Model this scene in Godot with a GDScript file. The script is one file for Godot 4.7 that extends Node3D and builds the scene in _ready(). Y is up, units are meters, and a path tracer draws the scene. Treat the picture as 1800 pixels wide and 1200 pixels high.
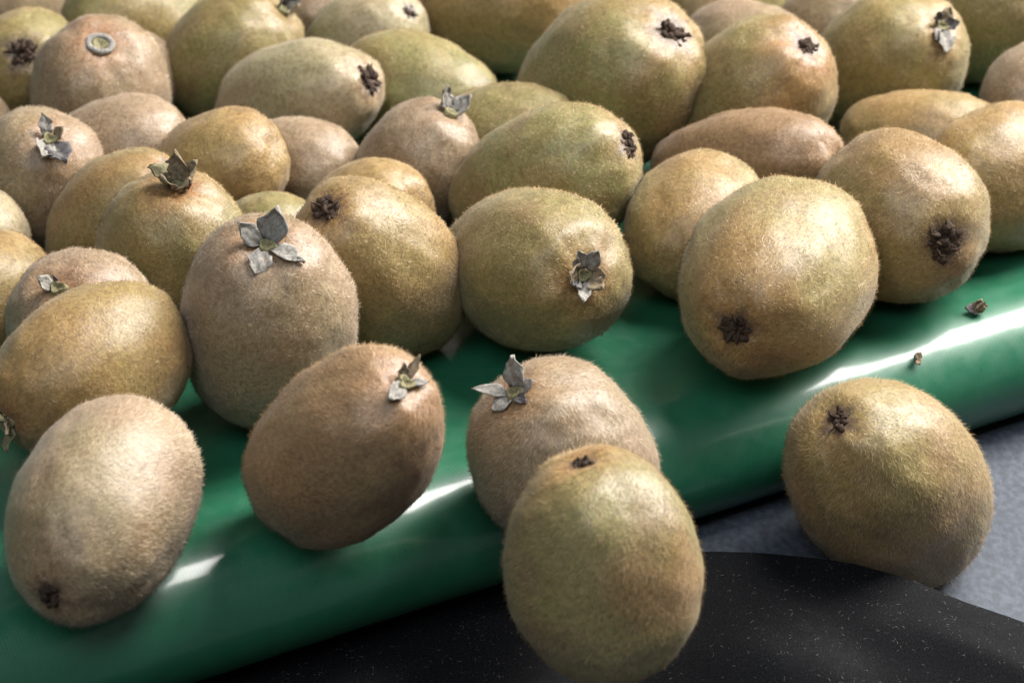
extends Node3D
# Kiwifruit rolling over the nose roller of a green conveyor belt. Units are metres; y is up; the belt's upper face is y = 0.

const ALONG := Vector3(0.857167, 0, -0.515038)   # along the nose roller
const AHEAD := Vector3(0.515038, 0, 0.857167)    # the way the belt runs
const NOSE := 0.05402                              # where along AHEAD the flat belt ends and the roller begins
const ROLLER := 0.020

# position, axis to the end in view, radius, half length, tone, green, rust, kind of end, the end's sepals or size, label, where
const FRUIT := [
	[Vector3(-0.106, 0.0235, 0.1357), Vector3(-0.298, -0.233, 0.926), 0.024, 0.0336, 2, 0.35, 0.35, "crumb", [3.2, 7], "brown kiwifruit lowest at the left, rolling over the green belt edge", "tumbling"],
	[Vector3(-0.0439, 0.0298, 0.1158), Vector3(0.483, 0.779, 0.4), 0.0231, 0.0357, 3, 0.25, 0.45, "sepal", [[235, 7, 4.5, 0.25, 0], [75, 7, 2.5, 0.5, 2], [20, 5, 2.5, 0.4, 0], [120, 4, 3, 0.3, 2]], "brown kiwifruit rolling over the belt edge, pale green stem stub at its upper right", "tumbling"],
	[Vector3(0.014, 0.0133, 0.0937), Vector3(-0.443, 0.849, 0.288), 0.0256, 0.0298, 2, 0.2, 0.5, "sepal", [[165, 10, 3.6, 0.45, 0], [62, 9, 6, 0.75, 0], [5, 6, 4, 0.35, 0], [215, 6, 4, 0.2, 0], [-60, 4, 3, 0.1, 1]], "kiwifruit with grey pointed sepals going over the belt edge behind the falling one", "tumbling"],
	[Vector3(0.023, 0.0192, 0.1565), Vector3(-0.196, 0.978, -0.072), 0.0248, 0.0308, 0, 0.75, 0.5, "crumb", [2.6, 6], "golden kiwifruit falling in front of the black rubber flap, lowest in the middle", "tumbling"],
	[Vector3(0.1097, -0.019, 0.0529), Vector3(-0.446, 0.77, 0.457), 0.0272, 0.0426, 0, 0.55, 0.35, "crumb", [3.4, 9], "golden kiwifruit dropped between the belt and the black flap at the right", "tumbling"],
	[Vector3(0.0783, 0.0282, 0.0122), Vector3(-0.38, 0.056, 0.923), 0.0278, 0.0411, 0, 0.55, 0.45, "crumb", [4.6, 14], "smooth golden kiwifruit on the belt edge, black blossom end facing the lower left", "heap"],
	[Vector3(0.0069, 0.0268, 0.004), Vector3(0.377, 0.368, 0.85), 0.0255, 0.0364, 1, 0.3, 0.4, "sepal", [[115, 7.5, 5, 0.42, 0], [64, 8, 5, 0.4, 0], [5, 5, 4.5, 0.4, 2], [-42, 6.5, 4.5, 0.3, 2], [-98, 8.5, 4, 0.3, 0], [178, 7, 6, 0.35, 2], [218, 5.5, 4.5, 0.3, 1]], "kiwifruit in the middle of the front row with crumpled tan sepals facing right", "heap"],
	[Vector3(-0.0685, 0.0349, 0.055), Vector3(0.053, 0.908, 0.416), 0.0257, 0.0361, 2, 0.25, 0.5, "sepal", [[155, 9.5, 5.5, 0.3, 0], [62, 11, 7.5, 0.42, 0], [-22, 10, 5, 0.16, 0], [-104, 8.5, 6, 0.1, 0]], "big kiwifruit standing upright with four grey sepals spread in a star on top", "heap"],
	[Vector3(-0.1151, 0.0335, 0.0802), Vector3(-0.7, -0.14, 0.7), 0.0226, 0.0296, 0, 0.3, 0.9, "sepal", [[80, 7, 5, 0.5, 3], [20, 6, 4, 0.4, 2], [-40, 7, 5, 0.4, 3], [150, 6, 4, 0.4, 2]], "golden fuzzy kiwifruit at the left, reddish round its calyx at the picture edge", "heap"],
	[Vector3(-0.0399, 0.0308, 0.0134), Vector3(-0.392, 0.796, 0.462), 0.0234, 0.0354, 0, 0.35, 0.6, "crumb", [4.4, 12], "golden kiwifruit right behind the one with four grey sepals, dark twiggy end up left", "heap"],
	[Vector3(-0.1233, 0.024, 0.0366), Vector3(-0.171, 0.803, 0.571), 0.022, 0.0249, 2, 0.1, 0.5, "sepal", [[165, 6, 4.5, 0.5, 0], [100, 3, 1, 0.9, 1]], "greyish fuzzy kiwifruit at the left peeping over the golden one, one pale sepal", "heap"],
	[Vector3(-0.1005, 0.0283, 0.001), Vector3(0.107, 0.971, 0.215), 0.0234, 0.0285, 1, 0.35, 0.8, "sepal", [[160, 9, 7, 0.62, 3], [85, 11, 6, 0.9, 2], [25, 10, 7, 0.8, 2], [-40, 7, 6, 0.75, 2], [215, 7, 6, 0.5, 2]], "olive kiwifruit with an upright brown calyx like a cup on its top", "heap"],
	[Vector3(-0.1213, 0.0241, -0.0344), Vector3(0.671, 0.72, 0.177), 0.0202, 0.0267, 0, 0.5, 0.5, "crumb", [3.6, 9], "yellow olive kiwifruit leaning behind the one with the upright cup calyx", "heap"],
	[Vector3(-0.1504, 0.0254, -0.0604), Vector3(0.28, 0.793, 0.541), 0.0223, 0.027, 2, 0.3, 0.5, "sepal", [[120, 7, 4, 0.5, 0], [-60, 9, 8, 0.3, 1], [-110, 8, 6, 0.3, 0], [30, 5, 4, 0.5, 2]], "kiwifruit at the left edge with dark grey closed sepals, below the ring scarred one", "heap"],
	[Vector3(-0.1284, 0.0213, -0.0889), Vector3(-0.893, -0.392, -0.221), 0.02, 0.0259, 2, 0.05, 0.2, "none", [], "pale pinkish kiwifruit showing its back between the ring scarred and the dark sepalled ones", "heap"],
	[Vector3(-0.1666, 0.0207, -0.0246), Vector3(-0.16, 0.777, 0.609), 0.0188, 0.0218, 4, 0.05, 0.2, "none", [], "whitish sunlit kiwifruit cut by the left picture edge", "heap"],
	[Vector3(-0.1543, 0.0214, 0.0109), Vector3(-0.308, 0.086, 0.948), 0.0189, 0.0219, 0, 0.3, 0.2, "none", [], "golden kiwifruit cut by the left picture edge under the whitish one", "heap"],
	[Vector3(-0.0928, 0.0291, -0.0605), Vector3(-0.75, -0.493, -0.441), 0.0191, 0.0252, 0, 0.25, 0.2, "none", [], "smooth tan kiwifruit lying behind the cup calyx, no end in view", "heap"],
	[Vector3(-0.0693, 0.0176, -0.0853), Vector3(-0.82, -0.154, -0.552), 0.0178, 0.0226, 2, 0.05, 0.2, "none", [], "dull pinkish kiwifruit half hidden right of the smooth tan one", "heap"],
	[Vector3(-0.0454, 0.0205, -0.0429), Vector3(0.625, 0.546, 0.558), 0.0185, 0.0242, 0, 0.15, 0.2, "none", [], "small golden brown kiwifruit peeping over the twiggy ended golden one", "heap"],
	[Vector3(-0.0757, 0.0185, -0.0321), Vector3(-0.673, -0.49, -0.554), 0.0151, 0.0183, 1, 0.6, 0.2, "none", [], "yellowish kiwifruit of which only a low strip shows behind the four grey sepals", "heap"],
	[Vector3(-0.0718, 0.0243, -0.1263), Vector3(0.77, 0.416, 0.484), 0.0205, 0.0341, 4, 0.4, 0.6, "crumb", [4.6, 12], "long pale kiwifruit lying sideways with a dark crumbled end and shoulder at its right", "heap"],
	[Vector3(-0.0319, 0.0206, -0.1422), Vector3(-0.855, 0.062, -0.515), 0.0206, 0.0295, 1, 0.8, 0.2, "none", [], "olive green kiwifruit lying right behind the long pale one", "heap"],
	[Vector3(-0.0305, 0.0227, -0.075), Vector3(0.469, 0.881, 0.067), 0.0194, 0.0238, 2, 0.1, 0.2, "sepal", [[135, 8, 6, 0.55, 0], [45, 8, 6, 0.6, 0], [90, 5, 5, 0.5, 1]], "grey pink kiwifruit with two pale sepals sticking up like ears", "heap"],
	[Vector3(0.0109, 0.0277, -0.0518), Vector3(0.737, 0.588, 0.333), 0.0236, 0.0339, 1, 0.75, 0.5, "crumb", [3.4, 9], "large olive green kiwifruit behind the middle front one, dark end at its right", "heap"],
	[Vector3(-0.0046, 0.022, -0.0965), Vector3(-0.844, -0.355, -0.402), 0.0201, 0.0298, 1, 0.5, 0.2, "none", [], "yellow green kiwifruit lying behind the two sepals that stick up like ears", "heap"],
	[Vector3(0.0315, 0.0322, -0.1198), Vector3(0.566, 0.707, 0.425), 0.0284, 0.0375, 1, 0.7, 0.6, "crumb", [4.6, 12], "tall olive kiwifruit near the top centre with a dark end at its upper right", "heap"],
	[Vector3(0.0794, 0.0292, -0.1143), Vector3(0.514, 0.788, 0.338), 0.0246, 0.0331, 0, 0.6, 0.9, "crumb", [4.2, 11], "olive golden kiwifruit with an orange ring round its small dark tuft, upper right", "heap"],
	[Vector3(0.0837, 0.0186, -0.1822), Vector3(-0.714, -0.071, -0.696), 0.0185, 0.0282, 2, 0.25, 0.2, "none", [], "pinkish kiwifruit behind the orange ringed one, no end in view", "heap"],
	[Vector3(0.1299, 0.0272, -0.1505), Vector3(0.481, 0.697, 0.532), 0.0246, 0.0305, 1, 0.5, 0.5, "sepal", [[-85, 9, 6, 0.2, 0], [-115, 6, 4, 0.25, 0], [70, 6, 5, 0.4, 2], [20, 5, 4, 0.4, 1], [140, 5, 4, 0.4, 1]], "olive kiwifruit near the top right with a shaggy grey calyx", "heap"],
	[Vector3(0.0757, 0.0237, -0.075), Vector3(-0.808, -0.342, -0.48), 0.0194, 0.0333, 3, 0.05, 0.2, "none", [], "long brown kiwifruit lying sideways behind the smooth golden one on the edge", "heap"],
	[Vector3(0.0571, 0.0216, -0.0361), Vector3(0.392, 0.195, -0.899), 0.0215, 0.0261, 0, 0.6, 0.2, "none", [], "golden olive kiwifruit tucked left behind the smooth golden one on the edge", "heap"],
	[Vector3(0.1197, 0.0264, -0.0333), Vector3(0.302, 0.175, 0.937), 0.0263, 0.0319, 0, 0.5, 0.3, "crumb", [5.2, 16], "fuzzy golden kiwifruit at the right with a large black blossom end facing out", "heap"],
	[Vector3(0.137, 0.0175, -0.1104), Vector3(-0.935, -0.119, -0.333), 0.017, 0.0293, 0, 0.35, 0.2, "none", [], "long golden kiwifruit lying sideways below the shaggy grey calyx", "heap"],
	[Vector3(0.1574, 0.0228, -0.0682), Vector3(0.818, -0.186, -0.544), 0.024, 0.03, 0, 0.3, 0.2, "none", [], "tan kiwifruit cut by the right picture edge, front row", "heap"],
	[Vector3(0.1794, 0.0216, -0.1317), Vector3(0.387, 0.059, -0.92), 0.0216, 0.0239, 2, 0.15, 0.2, "none", [], "brownish kiwifruit cut by the right picture edge behind the long golden one", "heap"],
	[Vector3(-0.0066, 0.0259, -0.2103), Vector3(-0.86, -0.197, -0.47), 0.0255, 0.0353, 0, 0.2, 0.2, "none", [], "shaded brown kiwifruit cut by the top picture edge at the centre", "heap"],
	[Vector3(-0.0515, 0.0218, -0.1842), Vector3(0.661, 0.653, 0.369), 0.0189, 0.025, 4, 0.5, 0.2, "crumb", [2.6, 6], "pale green kiwifruit at the top left of the shaded brown one", "heap"],
	[Vector3(-0.071, 0.0189, -0.2202), Vector3(0.077, -0.007, -0.997), 0.0191, 0.0216, 2, 0.05, 0.2, "none", [], "small greyish kiwifruit cut by the top picture edge, left of the pale green one", "heap"],
	[Vector3(-0.0982, 0.0232, -0.1691), Vector3(0.728, 0.681, 0.076), 0.0219, 0.027, 1, 0.6, 0.3, "sepal", [[100, 7, 4, 0.9, 1], [60, 7, 4, 0.8, 0], [150, 5, 4, 0.8, 1], [0, 6, 4, 0.8, 2]], "light olive kiwifruit near the top left with dark upright sepals at its right shoulder", "heap"],
	[Vector3(-0.1354, 0.0216, -0.2034), Vector3(0.882, -0.041, -0.469), 0.0221, 0.0278, 1, 0.7, 0.2, "none", [], "olive kiwifruit cut by the top picture edge behind the ring scarred one", "heap"],
	[Vector3(-0.1673, 0.0223, -0.1585), Vector3(0.062, 0.588, 0.806), 0.0213, 0.0252, 1, 0.55, 0.4, "crumb", [5.0, 12], "olive kiwifruit at the upper left with a black blossom end facing the camera", "heap"],
	[Vector3(-0.1379, 0.0266, -0.1244), Vector3(0.1, 0.881, 0.463), 0.0244, 0.0286, 2, 0.2, 0.7, "ring", [], "brownish kiwifruit with a round green and grey ring scar on top", "heap"],
	[Vector3(-0.1323, 0.0169, -0.1643), Vector3(-0.62, -0.075, -0.781), 0.0167, 0.0198, 2, 0.05, 0.2, "none", [], "pale kiwifruit of which a small cap shows right above the ring scarred one", "heap"],
	[Vector3(-0.1826, 0.0212, -0.2268), Vector3(0.458, -0.263, -0.849), 0.0209, 0.025, 2, 0.3, 0.2, "none", [], "pinkish kiwifruit in the top left picture corner", "heap"],
	[Vector3(-0.1005, 0.0177, -0.238), Vector3(0.46, -0.326, -0.826), 0.0177, 0.0211, 1, 0.5, 0.2, "none", [], "yellowish kiwifruit of which a sliver shows at the top edge, left of centre", "heap"],
	[Vector3(0.0771, 0.019, -0.2263), Vector3(0.887, -0.061, -0.458), 0.0192, 0.0259, 1, 0.5, 0.2, "none", [], "olive kiwifruit cut by the top picture edge above the pinkish one", "heap"],
	[Vector3(0.1154, 0.0192, -0.2067), Vector3(-0.574, -0.501, -0.647), 0.0181, 0.0222, 2, 0.25, 0.2, "none", [], "brownish kiwifruit at the top edge left of the shaggy grey calyx", "heap"],
	[Vector3(0.1662, 0.0268, -0.2016), Vector3(-0.813, -0.273, -0.514), 0.0261, 0.0338, 1, 0.3, 0.2, "none", [], "shaded kiwifruit cut by the top picture edge at the right", "heap"],
	[Vector3(-0.1862, 0.0197, -0.1098), Vector3(-0.542, -0.357, -0.761), 0.0193, 0.0227, 2, 0.1, 0.2, "none", [], "brown sliver of a kiwifruit at the left picture edge below the black blossom end", "heap"],
]
const GROUPS := {"tumbling": "kiwifruit tumbling over the belt edge", "heap": "kiwifruit heaped on the belt"}
const FLAP_EDGE := [Vector3(-0.2996, 0.0056, -0.042), Vector3(-0.2248, 0.0039, -0.042), Vector3(-0.1426, 0.0022, -0.042), Vector3(-0.0906, 0.0038, -0.042), Vector3(-0.0407, 0.0074, -0.041), Vector3(-0.0119, 0.0169, -0.036), Vector3(0.0117, 0.0343, -0.031), Vector3(0.0282, 0.0476, -0.0305), Vector3(0.043, 0.0628, -0.03), Vector3(0.0528, 0.0766, -0.031), Vector3(0.0612, 0.0917, -0.033), Vector3(0.0702, 0.1058, -0.035), Vector3(0.09, 0.1308, -0.038), Vector3(0.1325, 0.175, -0.042)]   # along, ahead of the nose, height

var rng := RandomNumberGenerator.new()
var noise := FastNoiseLite.new()
var M := {}
var fuzz_meshes := []
var taken := {}

func _ready() -> void:
	rng.seed = 4711
	noise.seed = 12
	noise.frequency = 1.0
	noise.noise_type = FastNoiseLite.TYPE_SIMPLEX_SMOOTH
	noise.fractal_octaves = 3
	set_view_and_light()
	make_materials()
	build_belt()
	build_rubber()
	for v in 4:
		fuzz_meshes.append(make_fuzz(v, 30000, false))
	for v in 2:
		fuzz_meshes.append(make_fuzz(v, 30000, true))
	for i in FRUIT.size():
		build_fruit(i)
	build_debris()
	build_loose_fuzz()

# ------------------------------------------------------------------ view and light

func set_view_and_light() -> void:
	var cam := Camera3D.new()
	cam.name = "camera"
	cam.position = Vector3(0, 0.9 * sin(deg_to_rad(28.0)), 0.9 * cos(deg_to_rad(28.0)))
	cam.rotation_degrees = Vector3(-28, 0, 0)
	cam.near = 0.05
	cam.far = 20.0
	var lens := CameraAttributesPhysical.new()
	lens.frustum_focal_length = 100.0
	lens.exposure_aperture = 19.0
	lens.frustum_focus_distance = 0.845
	lens.frustum_near = 0.05
	lens.frustum_far = 20.0
	cam.attributes = lens
	cam.fov = 13.1
	add_child(cam)
	cam.fov = 13.1
	cam.current = true

	var env := Environment.new()
	env.background_mode = Environment.BG_COLOR
	env.background_color = Color(0.41, 0.42, 0.43)
	env.background_energy_multiplier = 1.0
	env.tonemap_mode = Environment.TONE_MAPPER_LINEAR
	env.tonemap_exposure = 1.08
	env.sdfgi_enabled = true
	env.ssao_enabled = true
	env.ssil_enabled = true
	var world := WorldEnvironment.new()
	world.name = "world"
	world.environment = env
	add_child(world)

	# the bright roof light of the packing hall, to the right and behind, and the weak daylight from the left front
	area_light("roof_light", Vector3(0.59, 0.745, -0.29) * 1.9, Vector2(1.9, 0.8), Color(1.0, 0.985, 0.965), 14.5)
	area_light("side_window", Vector3(0.78, 0.45, -0.48) * 2.2, Vector2(0.9, 0.8), Color(1.0, 0.98, 0.95), 2.0)
	area_light("front_window", Vector3(-0.12, 0.76, 0.64) * 2.3, Vector2(1.5, 0.9), Color(0.92, 0.965, 1.0), 2.5)

func area_light(called: String, at: Vector3, size: Vector2, c: Color, energy: float) -> void:
	var l := AreaLight3D.new()
	l.name = called
	l.area_size = size
	l.light_color = c
	l.light_energy = energy
	l.area_normalize_energy = true
	l.shadow_enabled = true
	l.area_range = 8.0
	l.area_attenuation = 2.0
	add_child(l)
	# the light shines along its own -z, towards the fruit; its long side lies as the roller does
	var z := at.normalized()
	var x := (ALONG - z * ALONG.dot(z)).normalized()
	l.transform = Transform3D(Basis(x, z.cross(x), z), at)

# ------------------------------------------------------------------ materials

func noise_tex(freq: float, octaves: int, ramp: Array, kind := FastNoiseLite.TYPE_SIMPLEX, normal := false, bump := 4.0, sd := 1, size := 512) -> NoiseTexture2D:
	var nz := FastNoiseLite.new()
	nz.seed = sd
	nz.frequency = freq
	nz.noise_type = kind
	nz.fractal_octaves = octaves
	var t := NoiseTexture2D.new()
	t.width = size
	t.height = size
	t.seamless = true
	t.noise = nz
	if normal:
		t.as_normal_map = true
		t.bump_strength = bump
	else:
		var g := Gradient.new()
		var offs := PackedFloat32Array()
		var cols := PackedColorArray()
		for r in ramp:
			offs.append(r[0])
			cols.append(r[1])
		g.offsets = offs
		g.colors = cols
		t.color_ramp = g
	return t

func grey(v: float) -> Color:
	return Color(v, v, v)

func lin(r: float, g: float, b: float) -> Color:
	return Color(r, g, b).linear_to_srgb()

func mat(called: String, c: Color, rough: float, spec := 0.5) -> StandardMaterial3D:
	var m := StandardMaterial3D.new()
	m.resource_name = called
	m.albedo_color = c
	m.roughness = rough
	m.metallic_specular = spec
	M[called] = m
	return m

func make_materials() -> void:
	var grain := noise_tex(0.06, 4, [[0.0, Color(0.70, 0.66, 0.60)], [0.42, Color(0.88, 0.86, 0.83)], [0.62, Color(0.96, 0.96, 0.95)], [1.0, Color(1, 1, 1)]], FastNoiseLite.TYPE_SIMPLEX, false, 4.0, 3)
	var relief := noise_tex(0.12, 3, [], FastNoiseLite.TYPE_SIMPLEX, true, 5.0, 8)
	var shine := noise_tex(0.03, 4, [[0.0, grey(0.75)], [1.0, grey(1.0)]], FastNoiseLite.TYPE_SIMPLEX, false, 4.0, 21)
	var m := mat("skin", Color(1, 1, 1), 0.56, 0.52)
	m.vertex_color_use_as_albedo = true
	m.albedo_texture = grain
	m.normal_enabled = true
	m.normal_texture = relief
	m.normal_scale = 0.16
	m.roughness_texture = shine
	m.uv1_triplanar = true
	m.uv1_scale = Vector3(14, 14, 14)
	m.rim_enabled = true
	m.rim = 0.25
	m.rim_tint = 1.0
	for k in 3:
		var h := mat("fuzz_%d" % k, [lin(0.49, 0.36, 0.195), lin(0.52, 0.42, 0.30), lin(0.38, 0.26, 0.14)][k], 0.44, 0.46)
		h.vertex_color_use_as_albedo = true
		h.backlight_enabled = true
		h.backlight = Color(0.35, 0.35, 0.35)
	var veins := noise_tex(0.05, 4, [[0.0, grey(0.55)], [0.5, grey(0.85)], [1.0, grey(1.0)]], FastNoiseLite.TYPE_SIMPLEX, false, 4.0, 5, 256)
	for k in 4:
		var s := mat("sepal_%d" % k, [lin(0.34, 0.315, 0.28), lin(0.14, 0.13, 0.13), lin(0.30, 0.23, 0.15), lin(0.24, 0.21, 0.12)][k], 0.8, 0.3)
		s.albedo_texture = veins
		s.uv1_triplanar = true
		s.uv1_scale = Vector3(60, 60, 60)
		s.normal_enabled = true
		s.normal_texture = relief
		s.normal_scale = 0.6
	var c := mat("crumb", lin(0.060, 0.038, 0.026), 0.85, 0.3)
	c.albedo_texture = veins
	c.uv1_triplanar = true
	c.uv1_scale = Vector3(60, 60, 60)
	var st := mat("stub", lin(0.25, 0.22, 0.11), 0.7, 0.4)
	st.albedo_texture = veins
	st.uv1_triplanar = true
	st.uv1_scale = Vector3(80, 80, 80)

	# belt: smooth green cover with a fine woven print, dust and scuffs; the tile is 67 mm wide
	var im := Image.create(1024, 1024, false, Image.FORMAT_RGB8)
	for y in 1024:
		for x in 1024:
			var a: float = 0.5 + 0.5 * cos(x / 16.0 * TAU)
			var b: float = 0.5 + 0.5 * cos(y / 16.0 * TAU + (PI if (x / 16) % 2 == 1 else 0.0))
			im.set_pixel(x, y, grey(0.35 + 0.6 * a * (0.6 + 0.4 * b)))
	im.bump_map_to_normal_map(1.5)
	var nz := FastNoiseLite.new()
	nz.seed = 31
	nz.frequency = 0.012
	nz.fractal_octaves = 5
	var cover := nz.get_seamless_image(1024, 1024)
	cover.convert(Image.FORMAT_RGB8)
	for y in 1024:
		for x in 1024:
			var q: float = cover.get_pixel(x, y).r
			cover.set_pixel(x, y, grey(0.86 + 0.04 * q))
	for k in 500:
		var px := rng.randi_range(4, 1015)
		var py := rng.randi_range(4, 1015)
		var g := rng.randf_range(0.85, 1.0)
		cover.fill_rect(Rect2i(px, py, rng.randi_range(2, 5), rng.randi_range(2, 5)), Color(g, g, g) if rng.randf() < 0.7 else grey(0.5))
	for k in 60:
		var px := rng.randf_range(10.0, 1000.0)
		var py := rng.randi_range(10, 800)
		var slant := rng.randf_range(-0.25, 0.25)
		for s in rng.randi_range(30, 200):
			cover.set_pixel(clampi(int(px + slant * s), 0, 1023), py + s, grey(0.97))
	var b := mat("belt", lin(0.014, 0.128, 0.064), 1.0, 0.5)
	b.albedo_texture = ImageTexture.create_from_image(cover)
	b.roughness_texture = noise_tex(0.012, 5, [[0.25, grey(0.40)], [0.75, grey(0.52)]], FastNoiseLite.TYPE_SIMPLEX, false, 4.0, 33)
	b.normal_enabled = true
	b.normal_texture = ImageTexture.create_from_image(im)
	b.clearcoat_enabled = true
	b.clearcoat = 0.65
	b.clearcoat_roughness = 0.17
	b.normal_scale = 0.25
	# rubber: black sheet, one clean, one grey with dust
	var dust := noise_tex(0.09, 5, [[0.0, grey(0.42)], [0.55, grey(0.62)], [0.72, grey(0.85)], [1.0, grey(1.0)]], FastNoiseLite.TYPE_SIMPLEX, false, 4.0, 41)
	var patchy := noise_tex(0.02, 5, [[0.2, grey(0.75)], [0.8, grey(1.0)]], FastNoiseLite.TYPE_SIMPLEX, false, 4.0, 43)
	var r := mat("rubber", lin(0.014, 0.0145, 0.017), 0.66, 0.16)
	r.albedo_texture = dust
	r.roughness_texture = patchy
	r.normal_enabled = true
	r.normal_texture = relief
	r.normal_scale = 0.10
	r.uv1_triplanar = true
	r.uv1_scale = Vector3(26, 26, 26)
	var d := mat("dusty_rubber", lin(0.068, 0.080, 0.102), 0.62, 0.3)
	d.albedo_texture = patchy
	d.normal_enabled = true
	d.normal_texture = relief
	d.normal_scale = 0.12
	d.uv1_triplanar = true
	d.uv1_scale = Vector3(26, 26, 26)
	mat("loose_fuzz", lin(0.13, 0.115, 0.09), 0.6, 0.4)

# ------------------------------------------------------------------ helpers

func numbered(called: String) -> String:
	var k: int = taken.get(called, 0)
	taken[called] = k + 1
	return called if k == 0 else "%s_%03d" % [called, k]

func grid_mesh(pts: Array, cols: int, st: SurfaceTool, base := 0, closed := false) -> void:
	var rows: int = pts.size() / cols
	for i in rows - 1:
		for j in (cols if closed else cols - 1):
			var a := base + i * cols + j
			var b := base + i * cols + (j + 1) % cols
			var c := a + cols
			var d := b + cols
			for k in [a, c, b, b, c, d]:
				st.add_index(k)

func instance(mesh: Mesh, called: String, m: Material, parent: Node) -> MeshInstance3D:
	var o := MeshInstance3D.new()
	o.name = called
	o.mesh = mesh
	o.material_override = m
	parent.add_child(o, true)
	return o

func tag(o: Node, label: String, category: String, group := "", kind := "") -> void:
	if label != "":
		o.set_meta("label", label)
	if category != "":
		o.set_meta("category", category)
	if group != "":
		o.set_meta("group", group)
	if kind != "":
		o.set_meta("kind", kind)

# ------------------------------------------------------------------ belt and rubber

func belt_wave(a: float, s: float) -> float:
	return 0.0004 * noise.get_noise_2d(a * 10.0, s * 9.0 + 3.0) + 0.00018 * noise.get_noise_2d(a * 40.0 + 7.0, s * 22.0)

func belt_point(a: float, q: float) -> Vector3:
	# q is the length along the belt from the nose line: negative on the flat, then round the roller, then back below
	var half := PI * ROLLER
	var s := q
	var y := 0.0
	var nrm := Vector2(0, 1)
	if q > half:
		s = half - q
		y = -2.0 * ROLLER
		nrm = Vector2(0, -1)
	elif q > 0.0:
		var t := q / ROLLER
		nrm = Vector2(sin(t), cos(t))
		s = ROLLER * sin(t)
		y = ROLLER * (cos(t) - 1.0)
	var w := belt_wave(a, q)
	return ALONG * a + AHEAD * (NOSE + s + nrm.x * w) + Vector3.UP * (y + nrm.y * w)

func build_belt() -> void:
	var st := SurfaceTool.new()
	st.begin(Mesh.PRIMITIVE_TRIANGLES)
	var qs := []
	for i in 40:
		qs.append(-0.75 + 0.69 * i / 39.0)
	for i in range(1, 97):
		qs.append(-0.06 + (0.06 + PI * ROLLER) * i / 96.0)
	for i in range(1, 10):
		qs.append(PI * ROLLER + 0.75 * i / 9.0)
	var cols := 220
	for q in qs:
		for j in cols:
			var a := -0.55 + 1.25 * j / (cols - 1.0)
			st.set_uv(Vector2(a / 0.0672, q / 0.0672))
			st.add_vertex(belt_point(a, q))
	var fake := []
	fake.resize(qs.size() * cols)
	grid_mesh(fake, cols, st)
	st.generate_normals()
	st.generate_tangents()
	var o := instance(st.commit(), "conveyor_belt", M.belt, self)
	tag(o, "glossy green conveyor belt turning over its rounded nose under the kiwifruit", "conveyor belt")

func flap_edge(a: float) -> Vector2:
	for i in FLAP_EDGE.size() - 1:
		var p: Vector3 = FLAP_EDGE[i]
		var q: Vector3 = FLAP_EDGE[i + 1]
		if a <= q.x or i == FLAP_EDGE.size() - 2:
			var t := clampf((a - p.x) / (q.x - p.x), 0.0, 1.0)
			var i0: Vector3 = FLAP_EDGE[maxi(i - 1, 0)]
			var i3: Vector3 = FLAP_EDGE[mini(i + 2, FLAP_EDGE.size() - 1)]
			return Vector2(cubic_interpolate(p.y, q.y, i0.y, i3.y, t), cubic_interpolate(p.z, q.z, i0.z, i3.z, t))
	return Vector2.ZERO

func flap_point(a: float, b: float) -> Vector3:
	var ed := flap_edge(a)
	var drop := 0.10 * b + 2.4 * b * b
	if b > 0.1:
		drop = 0.034 + 0.58 * (b - 0.1)
	var bump := 0.006 * noise.get_noise_2d(a * 6.0, b * 8.0) * smoothstep(0.0, 0.03, b) + 0.0006 * noise.get_noise_2d(a * 26.0, b * 22.0)
	return ALONG * a + AHEAD * (NOSE + ed.x + b) + Vector3.UP * (ed.y - drop + bump)

func chute_point(a: float, b: float) -> Vector3:
	var bump := 0.0016 * noise.get_noise_2d(a * 7.0 + 50.0, b * 9.0) + 0.0004 * noise.get_noise_2d(a * 40.0 + 50.0, b * 30.0)
	# the sheet comes from below the belt, is pressed up against the roller and then slopes down; at the left it hangs lower, under the flap
	var s := b - 0.07
	var y := -0.0455 + 0.006 * smoothstep(0.0, 0.0125, s) - 0.34 * maxf(s - 0.0125, 0.0)
	y -= 0.010 * (1.0 - smoothstep(-0.035, -0.005, a))
	return ALONG * a + AHEAD * (NOSE + s) + Vector3.UP * (y + bump * smoothstep(0.012, 0.03, s))

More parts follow.
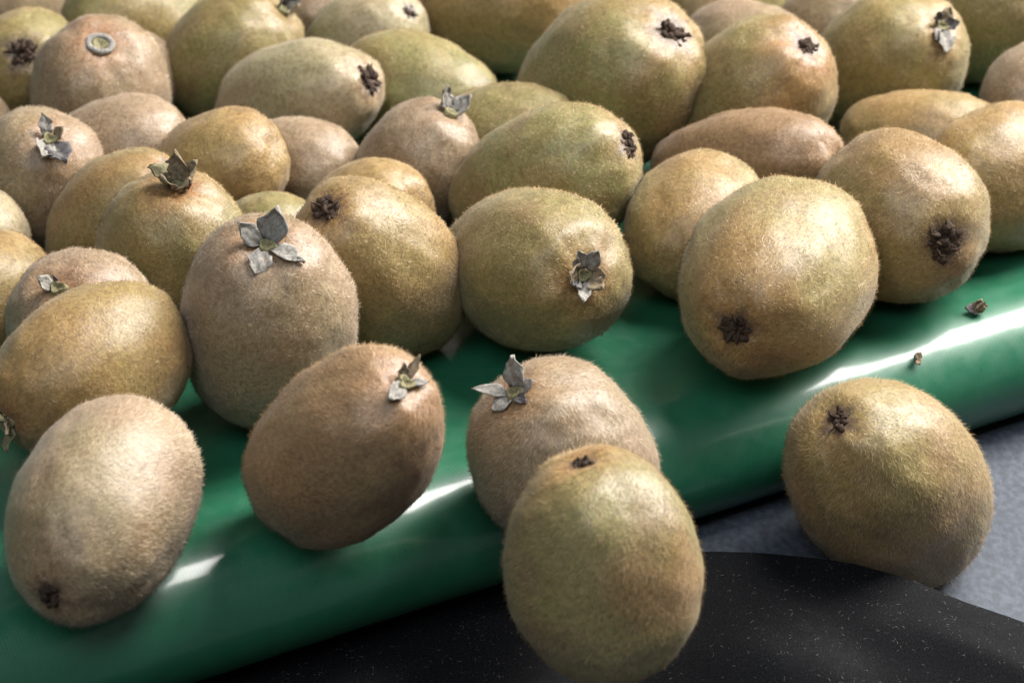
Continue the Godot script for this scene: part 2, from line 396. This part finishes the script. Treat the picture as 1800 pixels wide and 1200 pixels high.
func sheet(point: Callable, a0: float, a1: float, na: int, b1: float, nb: int, thick: float) -> Mesh:
	# a closed sheet: upper face, lower face and the four edges between
	var st := SurfaceTool.new()
	st.begin(Mesh.PRIMITIVE_TRIANGLES)
	var top := []
	for i in nb:
		for j in na:
			top.append(point.call(lerpf(a0, a1, j / (na - 1.0)), b1 * i / (nb - 1.0)))
	st.set_smooth_group(0)
	for p in top:
		st.add_vertex(p)
	for p in top:
		st.add_vertex(p - Vector3.UP * thick)
	grid_mesh(top, na, st)
	for i in nb - 1:
		for j in na - 1:
			var a := na * nb + i * na + j
			for k in [a, a + 1, a + na, a + 1, a + na + 1, a + na]:
				st.add_index(k)
	st.generate_normals()
	var mesh := st.commit()
	# rim
	var rim := SurfaceTool.new()
	rim.begin(Mesh.PRIMITIVE_TRIANGLES)
	var ring := []
	for j in na:
		ring.append(top[j])
	for i in range(1, nb):
		ring.append(top[i * na + na - 1])
	for j in range(na - 2, -1, -1):
		ring.append(top[(nb - 1) * na + j])
	for i in range(nb - 2, 0, -1):
		ring.append(top[i * na])
	for p in ring:
		rim.add_vertex(p)
	for p in ring:
		rim.add_vertex(p + (Vector3.UP * -0.5 - AHEAD * 0.35) * thick)
	for p in ring:
		rim.add_vertex(p - Vector3.UP * thick)
	grid_mesh(ring + ring + ring, ring.size(), rim, 0, true)
	rim.generate_normals()
	rim.commit(mesh)
	return mesh

func build_rubber() -> void:
	var o := instance(sheet(chute_point, -0.5, 0.65, 160, 0.36, 180, 0.003), "rubber_chute", M.dusty_rubber, self)
	tag(o, "dusty grey rubber chute sheet sloping down below the green belt at the right", "rubber sheet")
	var f := instance(sheet(flap_point, -0.34, 0.36, 200, 0.26, 90, 0.0026), "rubber_flap", M.rubber, self)
	tag(f, "black rubber flap with a bulging free edge in front of the belt", "rubber flap")

# ------------------------------------------------------------------ kiwifruit

# a point of the fruit's skin in units of its radius and half length; u runs from the end in view (0) to the far end (PI)
func skin_point(v: int, u: float, w: float) -> Vector3:
	var cu := cos(u)
	var su := sin(u)
	var y: float = signf(cu) * pow(absf(cu), [0.94, 0.97, 0.92, 0.95][v])
	var r: float = pow(maxf(su, 0.0), [0.90, 0.95, 0.87, 0.92][v])
	r *= 1.0 + [0.03, -0.03, 0.045, 0.0][v] * cu
	y -= 0.03 * exp(-pow(u / 0.20, 2.0))
	y += 0.02 * exp(-pow((PI - u) / 0.25, 2.0))
	var flat: float = [0.955, 0.985, 0.94, 0.97][v]
	var p := Vector3(r * cos(w), y, r * sin(w) * flat)
	var k := 1.0 + 0.065 * noise.get_noise_3d(p.x * 0.8 + v * 9.0, p.y * 0.8, p.z * 0.8) + 0.016 * noise.get_noise_3d(p.x * 2.4, p.y * 2.4 + v * 5.0, p.z * 2.4)
	return p * k

func skin_normal(v: int, u: float, w: float, hl: float) -> Vector3:
	var d := 0.02
	var a := skin_point(v, u + d, w) - skin_point(v, maxf(u - d, 0.001), w)
	var b := skin_point(v, u, w + d) - skin_point(v, u, w - d)
	a.y *= hl
	b.y *= hl
	var n := b.cross(a).normalized()
	var out := skin_point(v, u, w)
	return n if n.dot(out) > 0.0 else -n

func make_fuzz(v: int, count: int, combed: bool) -> ArrayMesh:
	# short hairs, made for a fruit of radius 1 and half length 1.3, about 24 mm in radius
	var pos := PackedVector3Array()
	var nor := PackedVector3Array()
	var col := PackedColorArray()
	var idx := PackedInt32Array()
	var hl := 1.3
	var mm := 1.0 / 24.0
	for i in count:
		var u := acos(clampf(1.0 - 2.0 * rng.randf(), -1.0, 1.0))
		if u < 0.16:
			continue
		var w := rng.randf() * TAU
		var p := skin_point(v, u, w) * Vector3(1, hl, 1)
		var n := skin_normal(v, u, w, hl)
		var t1 := n.cross(Vector3.UP).normalized()
		var t2 := n.cross(t1)
		var ang := rng.randf() * TAU
		if combed:
			ang = 0.9 + rng.randfn(0.0, 0.35)
		else:
			ang = 3.0 * noise.get_noise_3d(p.x * 1.3, p.y * 1.3, p.z * 1.3 + v * 4.0) * PI + rng.randfn(0.0, 0.9)
		var t := t1 * cos(ang) + t2 * sin(ang)
		var up := rng.randf_range(0.12, 0.75) if rng.randf() < 0.72 else rng.randf_range(0.8, 2.2)
		var ln := rng.randf_range(0.6, 1.6) * mm * (1.25 if combed else 1.0)
		var wd := rng.randf_range(0.025, 0.044) * mm
		var dir := (t + n * up).normalized()
		var bend := (dir + (t * rng.randf_range(-0.2, 0.6) - n * rng.randf_range(0.1, 0.6)) + t1 * rng.randf_range(-0.4, 0.4)).normalized()
		var side := dir.cross(n).normalized() * wd
		var p0 := p - n * 0.05 * mm
		var p1 := p0 + dir * ln * 0.55
		var p2 := p1 + bend * ln * 0.45
		var b := pos.size()
		pos.append_array([p0 - side, p0 + side, p1 - side * 0.8, p1 + side * 0.8, p2])
		var hn := (n + dir * rng.randf_range(-0.3, 0.3) + side.normalized() * rng.randf_range(-0.5, 0.5)).normalized()
		for k in 5:
			nor.append(hn)
		var g := rng.randf_range(0.55, 1.0)
		var warm := rng.randf_range(0.85, 1.0)
		var c := Color(g, g * lerpf(warm, 1.0, 0.4), g * warm)
		for k in 5:
			col.append(c)
		idx.append_array([b, b + 2, b + 1, b + 1, b + 2, b + 3, b + 2, b + 4, b + 3])
	var arr := []
	arr.resize(Mesh.ARRAY_MAX)
	arr[Mesh.ARRAY_VERTEX] = pos
	arr[Mesh.ARRAY_NORMAL] = nor
	arr[Mesh.ARRAY_COLOR] = col
	arr[Mesh.ARRAY_INDEX] = idx
	var mesh := ArrayMesh.new()
	mesh.add_surface_from_arrays(Mesh.PRIMITIVE_TRIANGLES, arr)
	return mesh

const TONE := [[0.275, 0.168, 0.054], [0.228, 0.172, 0.054], [0.255, 0.176, 0.108], [0.255, 0.148, 0.070], [0.360, 0.300, 0.180]]

func build_fruit(i: int) -> void:
	var f: Array = FRUIT[i]
	var axis: Vector3 = f[1].normalized()
	var R: float = f[2]
	var L: float = f[3]
	var v := i % 4 if f[10] == "heap" else i % 2
	var root := Node3D.new()
	root.name = numbered("kiwifruit")
	add_child(root)
	# local y is the axis to the end in view, local x lies to the right
	var x := (Vector3.RIGHT - axis * axis.x).normalized()
	root.transform = Transform3D(Basis(x, axis, x.cross(axis)), f[0])
	tag(root, f[9], "kiwi", GROUPS[f[10]])
	var turn := rng.randf() * TAU
	var seedv := Vector3(rng.randf() * 50.0, rng.randf() * 50.0, rng.randf() * 50.0)

	# body
	var st := SurfaceTool.new()
	st.begin(Mesh.PRIMITIVE_TRIANGLES)
	var nu := 54
	var nw := 72
	var base := Color(TONE[f[4]][0], TONE[f[4]][1], TONE[f[4]][2])
	var k := rng.randf_range(0.9, 1.1)
	base = Color(base.r * k, base.g * k, base.b * k)
	var green := Color(0.190, 0.192, 0.066)
	var brown := Color(0.190, 0.115, 0.050)
	var rust := Color(0.30, 0.115, 0.032)
	for a in nu:
		var u := PI * pow(a / (nu - 1.0), 1.15)
		for b in nw:
			var w := TAU * b / nw
			var p := skin_point(v, u, w)
			var q := p * 1.0 + seedv
			var g: float = smoothstep(-0.4, 0.25, noise.get_noise_3d(q.x * 0.55, q.y * 0.55, q.z * 0.55)) * f[5]
			var c := base.lerp(green, g)
			c = c.lerp(brown, 0.6 * smoothstep(0.0, 0.6, noise.get_noise_3d(q.x * 0.9 + 20.0, q.y * 0.9, q.z * 0.9)))
			var ring: float = exp(-pow(u / (0.28 + 0.22 * f[6] + 0.12 * noise.get_noise_2d(cos(w) * 1.5 + seedv.x, sin(w) * 1.5)), 2.0))
			c = c.lerp(rust, clampf(ring * f[6] * (0.85 + 0.6 * noise.get_noise_3d(q.x * 4.0, q.y * 4.0, q.z * 4.0)), 0.0, 0.9))
			if f[7] == "crumb":
				# dry, stained skin round the withered end
				var blot: float = f[8][0] * 0.001 / R * (1.3 + 0.8 * noise.get_noise_2d(cos(w) * 1.2 + seedv.y, sin(w) * 1.2))
				c = c.lerp(Color(0.075, 0.045, 0.028), 0.85 * (1.0 - smoothstep(blot * 0.55, blot * 1.35, u)))
			st.set_color(c)
			st.add_vertex(Vector3(p.x * R, p.y * L, p.z * R))
	var fake := []
	fake.resize(nu * nw)
	grid_mesh(fake, nw, st, 0, true)
	st.generate_normals()
	var body := instance(st.commit(), "body", M.skin, root)
	body.rotation.y = turn

	# fuzz
	var combed: bool = f[10] == "tumbling"
	var fz := instance(fuzz_meshes[4 + v if combed else v], "fuzz", M["fuzz_%d" % [0, 0, 1, 2, 1][f[4]]], root)
	fz.scale = Vector3(R, L / 1.3, R)
	fz.rotation.y = turn
	fz.set_meta("kind", "stuff")

	# end
	var tip := L * (1.0 - 0.055) * 1.0
	var pole := skin_point(v, 0.001, 0.0).y * L
	match f[7]:
		"sepal":
			var stub := instance(stub_mesh(0.0023, 0.0020), "stem_stub", M.stub, root)
			stub.position = Vector3(0, pole - 0.0003, 0)
			for s in f[8]:
				var ang := deg_to_rad(s[0])
				var o := instance(sepal_mesh(s[1] * 0.001, s[2] * 0.00115, s[3]), "sepal", M["sepal_%d" % int(s[4])], root)
				var dir := Vector3(cos(ang), 0, -sin(ang))
				o.transform = Transform3D(Basis(dir, Vector3.UP, dir.cross(Vector3.UP)), Vector3(0, pole + 0.0010, 0) + dir * 0.0018)
		"crumb":
			var o := instance(crumb_mesh(f[8][0] * 0.0012, int(f[8][1]) * 2), "blossom_remnant", M.crumb, root)
			o.position = Vector3(0, pole + 0.0003, 0)
		"ring":
			var o := instance(ring_mesh(0.0036, 0.0011), "ring_scar", M.sepal_0, root)
			o.position = Vector3(0, pole + 0.0004, 0)
			var s := instance(stub_mesh(0.0030, 0.0010), "stem_stub", M.stub, root)
			s.position = Vector3(0, pole - 0.0004, 0)

func stub_mesh(r: float, h: float) -> Mesh:
	# a short broken stalk with a sunken, ragged top
	var st := SurfaceTool.new()
	st.begin(Mesh.PRIMITIVE_TRIANGLES)
	var prof := [[1.25, -0.5], [1.1, 0.3], [1.0, 1.0], [0.8, 1.12], [0.55, 0.75], [0.0, 0.6]]
	var nw := 16
	for q in prof:
		for b in nw:
			var w := TAU * b / nw
			var k := 1.0 + 0.18 * sin(w * 3.0 + r * 9000.0) + rng.randf_range(-0.06, 0.06)
			st.add_vertex(Vector3(cos(w) * r * q[0] * k, h * q[1] * (1.0 + rng.randf_range(-0.15, 0.15)), sin(w) * r * q[0] * k * 0.8))
	var fake := []
	fake.resize(prof.size() * nw)
	grid_mesh(fake, nw, st, 0, true)
	st.generate_normals()
	return st.commit()

func sepal_mesh(ln: float, wd: float, lift: float) -> Mesh:
	# a dry leaf that lies along +x from its foot and rises with lift; closed, with thickness
	var st := SurfaceTool.new()
	st.begin(Mesh.PRIMITIVE_TRIANGLES)
	var nl := 9
	var nk := 7
	var cup := rng.randf_range(0.10, 0.45)
	var twist := rng.randf_range(-0.5, 0.5)
	var curl := rng.randf_range(-0.5, 0.7)
	var lean := rng.randf_range(-0.2, 0.2)
	var top := []
	var low := []
	var at := Vector2.ZERO
	var ang := lift * 1.45
	for i in nl:
		var t := i / (nl - 1.0)
		if i > 0:
			ang += (curl * 0.16 if lift > 0.25 else -0.055)
			at += Vector2(cos(ang), sin(ang)) * ln / (nl - 1.0)
		var half := wd * 0.5 * (0.55 + 1.0 * sin(PI * clampf(t * 0.75 + 0.18, 0.0, 1.0)) - 0.55) * (1.0 - 0.9 * pow(t, 5.0)) * (1.0 + rng.randf_range(-0.16, 0.12))
		for j in nk:
			var c := (j / (nk - 1.0)) * 2.0 - 1.0
			var z := c * half
			var rise := cup * half * c * c + twist * z * t + 0.22 * wd * noise.get_noise_2d(t * 2.2 + wd * 9000.0, c * 1.1 + ln * 7000.0)
			var p := Vector3(at.x - sin(ang) * rise, at.y + cos(ang) * rise, z + lean * ln * t * t)
			top.append(p)
			low.append(p - Vector3(-sin(ang), cos(ang), 0) * 0.00035)
	var n := nl * nk
	for p in top + low:
		st.add_vertex(p)
	for i in nl - 1:
		for j in nk - 1:
			var a := i * nk + j
			for k in [a, a + 1, a + nk, a + 1, a + nk + 1, a + nk]:
				st.add_index(k)
			for k in [n + a, n + a + nk, n + a + 1, n + a + 1, n + a + nk, n + a + nk + 1]:
				st.add_index(k)
	var ring := []
	for j in nk:
		ring.append(j)
	for i in range(1, nl):
		ring.append(i * nk + nk - 1)
	for j in range(nk - 2, -1, -1):
		ring.append((nl - 1) * nk + j)
	for i in range(nl - 2, 0, -1):
		ring.append(i * nk)
	for q in ring.size():
		var a: int = ring[q]
		var b: int = ring[(q + 1) % ring.size()]
		for k in [a, a + n, b, b, a + n, b + n]:
			st.add_index(k)
	st.generate_normals()
	return st.commit()

func tube(st: SurfaceTool, path: Array, radii: Array, count: int) -> int:
	var nw := 6
	for i in path.size():
		var d: Vector3 = (path[mini(i + 1, path.size() - 1)] - path[maxi(i - 1, 0)]).normalized()
		var s := d.cross(Vector3(0.31, 0.9, 0.2)).normalized()
		var t := d.cross(s)
		for b in nw:
			var w := TAU * b / nw
			st.add_vertex(path[i] + (s * cos(w) + t * sin(w)) * radii[i] * rng.randf_range(0.8, 1.2))
	var fake := []
	fake.resize(path.size() * nw)
	grid_mesh(fake, nw, st, count, true)
	return count + path.size() * nw

func crumb_mesh(size: float, n: int) -> Mesh:
	# shrivelled styles and sepals: a lumpy heart of crumbs with short knotted twigs
	var st := SurfaceTool.new()
	st.begin(Mesh.PRIMITIVE_TRIANGLES)
	var count := 0
	var long := rng.randf_range(1.0, 1.5)
	for i in n * 2 / 3:
		var w := rng.randf() * TAU
		var r := size * sqrt(rng.randf()) * 0.75
		var c := Vector3(cos(w) * r / long, 0.0, sin(w) * r * long)
		c.y = -0.0004 - 7.0 * (c.x * c.x + c.z * c.z) + rng.randf_range(0.0, 0.0007)
		var b := size * rng.randf_range(0.14, 0.36)
		var rows := 5
		var cols := 8
		for a in rows:
			var u := PI * (a + 0.02) / (rows - 0.96)
			for k in cols:
				var q := TAU * k / cols
				var d := Vector3(sin(u) * cos(q), cos(u) * 0.6, sin(u) * sin(q))
				st.add_vertex(c + d * b * (1.0 if a == 0 or a == rows - 1 else rng.randf_range(0.6, 1.25)))
		var fake := []
		fake.resize(rows * cols)
		grid_mesh(fake, cols, st, count, true)
		count += rows * cols
	for i in n:
		var w := rng.randf() * TAU
		var r := size * sqrt(rng.randf()) * 0.6
		var p := Vector3(cos(w) * r, -0.0006, sin(w) * r)
		var dir := (Vector3(cos(w), 0, sin(w)) * rng.randf_range(0.2, 0.9) + Vector3.UP * rng.randf_range(0.05, 0.6)).normalized()
		var path := [p]
		var rad := [rng.randf_range(0.0004, 0.0009)]
		var steps := rng.randi_range(2, 4)
		for s in steps:
			dir = (dir + Vector3(rng.randf_range(-0.8, 0.8), rng.randf_range(-0.6, 0.3), rng.randf_range(-0.8, 0.8))).normalized()
			p += dir * size * rng.randf_range(0.14, 0.26)
			p.y = maxf(p.y, -0.0005 - 7.0 * (p.x * p.x + p.z * p.z))
			path.append(p)
			rad.append(rad[0] * rng.randf_range(0.4, 1.25))
		rad[-1] *= 0.4
		path.append(p + dir * 0.0002)
		rad.append(0.00004)
		count = tube(st, path, rad, count)
	st.generate_normals()
	return st.commit()

func ring_mesh(r: float, t: float) -> Mesh:
	var st := SurfaceTool.new()
	st.begin(Mesh.PRIMITIVE_TRIANGLES)
	var nr := 28
	var nt := 8
	for i in nr:
		var w := TAU * i / nr
		var k := 1.0 + 0.10 * sin(w * 2.0 + 1.0) + rng.randf_range(-0.05, 0.05)
		for j in nt:
			var q := -TAU * j / nt
			st.add_vertex(Vector3(cos(w) * (r * k + t * cos(q)), t * 0.8 * sin(q) * rng.randf_range(0.8, 1.2), sin(w) * (r * k + t * cos(q))))
	for i in nr:
		for j in nt:
			var a := i * nt + j
			var b := i * nt + (j + 1) % nt
			var c := ((i + 1) % nr) * nt + j
			var d := ((i + 1) % nr) * nt + (j + 1) % nt
			for x in [a, b, c, b, d, c]:
				st.add_index(x)
	st.generate_normals()
	return st.commit()

# ------------------------------------------------------------------ small things

func build_debris() -> void:
	var spots := [
		[0.1327, 0.0040, 0.0050, 0.0046, 0.9, 2, "larger dry brown calyx scrap lying on the bright streak of the belt nose"],
		[0.1021, 0.0135, 0.0034, 0.0026, 0.9, 2, "smaller dry brown scrap lower on the belt nose above the falling kiwifruit"],
	]
	for s in spots:
		var root := Node3D.new()
		root.name = numbered("dry_scrap")
		add_child(root)
		var q: float = s[1]
		var p := belt_point(s[0], q)
		var up := (belt_point(s[0] + 0.002, q) - p).cross(belt_point(s[0], q - 0.002) - p).normalized()
		if up.y < 0.0:
			up = -up
		var x := (ALONG - up * ALONG.dot(up)).normalized()
		root.transform = Transform3D(Basis(x, up, x.cross(up)), p + up * 0.0004)
		tag(root, s[6], "plant scrap", "dry scraps on the belt nose")
		for k in 3:
			var o := instance(sepal_mesh(s[2] * rng.randf_range(0.7, 1.0), s[3], s[4] * rng.randf_range(0.3, 1.0)), "sepal", M["sepal_%d" % [2, 1, 2][k]], root)
			o.rotation.y = 0.6 + k * 2.1
			o.position = Vector3(0, 0.0004, 0)

func build_loose_fuzz() -> void:
	fuzz_on("loose_fuzz", flap_point, -0.2, 0.3, 0.0, 0.12, 7000, "fine pale hairs shed over the black rubber flap")
	fuzz_on("loose_fuzz", chute_point, 0.0, 0.4, 0.082, 0.21, 1500, "fine pale hairs shed over the grey rubber chute")
	fuzz_on("loose_fuzz", belt_point, -0.25, 0.3, -0.12, 0.05, 420, "sparse pale hairs shed over the green belt")

func fuzz_on(called: String, point: Callable, a0: float, a1: float, b0: float, b1: float, count: int, label: String) -> void:
	var pos := PackedVector3Array()
	var nor := PackedVector3Array()
	var idx := PackedInt32Array()
	for i in count:
		var a := rng.randf_range(a0, a1)
		var b := rng.randf_range(b0, b1)
		var p: Vector3 = point.call(a, b)
		var px: Vector3 = point.call(a + 0.0005, b) - p
		var pb: Vector3 = point.call(a, b + 0.0005) - p
		var n := pb.cross(px).normalized()
		if n.y < 0.0:
			n = -n
		var ang := rng.randf() * TAU
		var x := px.normalized()
		var z := x.cross(n)
		var d := x * cos(ang) + z * sin(ang)
		var side := d.cross(n)
		var ln := 0.0003 + 0.0016 * pow(rng.randf(), 2.2)
		var wd := rng.randf_range(0.00002, 0.00006)
		var bow := rng.randf_range(-0.5, 0.5) * ln
		var p0 := p + n * 0.00012
		var p1 := p0 + d * ln * 0.5 + side * bow + n * 0.0001
		var p2 := p0 + d * ln
		var k := pos.size()
		pos.append_array([p0, p1 - side * wd, p1 + side * wd, p2])
		for q in 4:
			nor.append(n)
		idx.append_array([k, k + 1, k + 2, k + 1, k + 3, k + 2])
	var arr := []
	arr.resize(Mesh.ARRAY_MAX)
	arr[Mesh.ARRAY_VERTEX] = pos
	arr[Mesh.ARRAY_NORMAL] = nor
	arr[Mesh.ARRAY_INDEX] = idx
	var mesh := ArrayMesh.new()
	mesh.add_surface_from_arrays(Mesh.PRIMITIVE_TRIANGLES, arr)
	var o := instance(mesh, numbered(called), M.loose_fuzz, self)
	tag(o, label, "fuzz", "", "stuff")
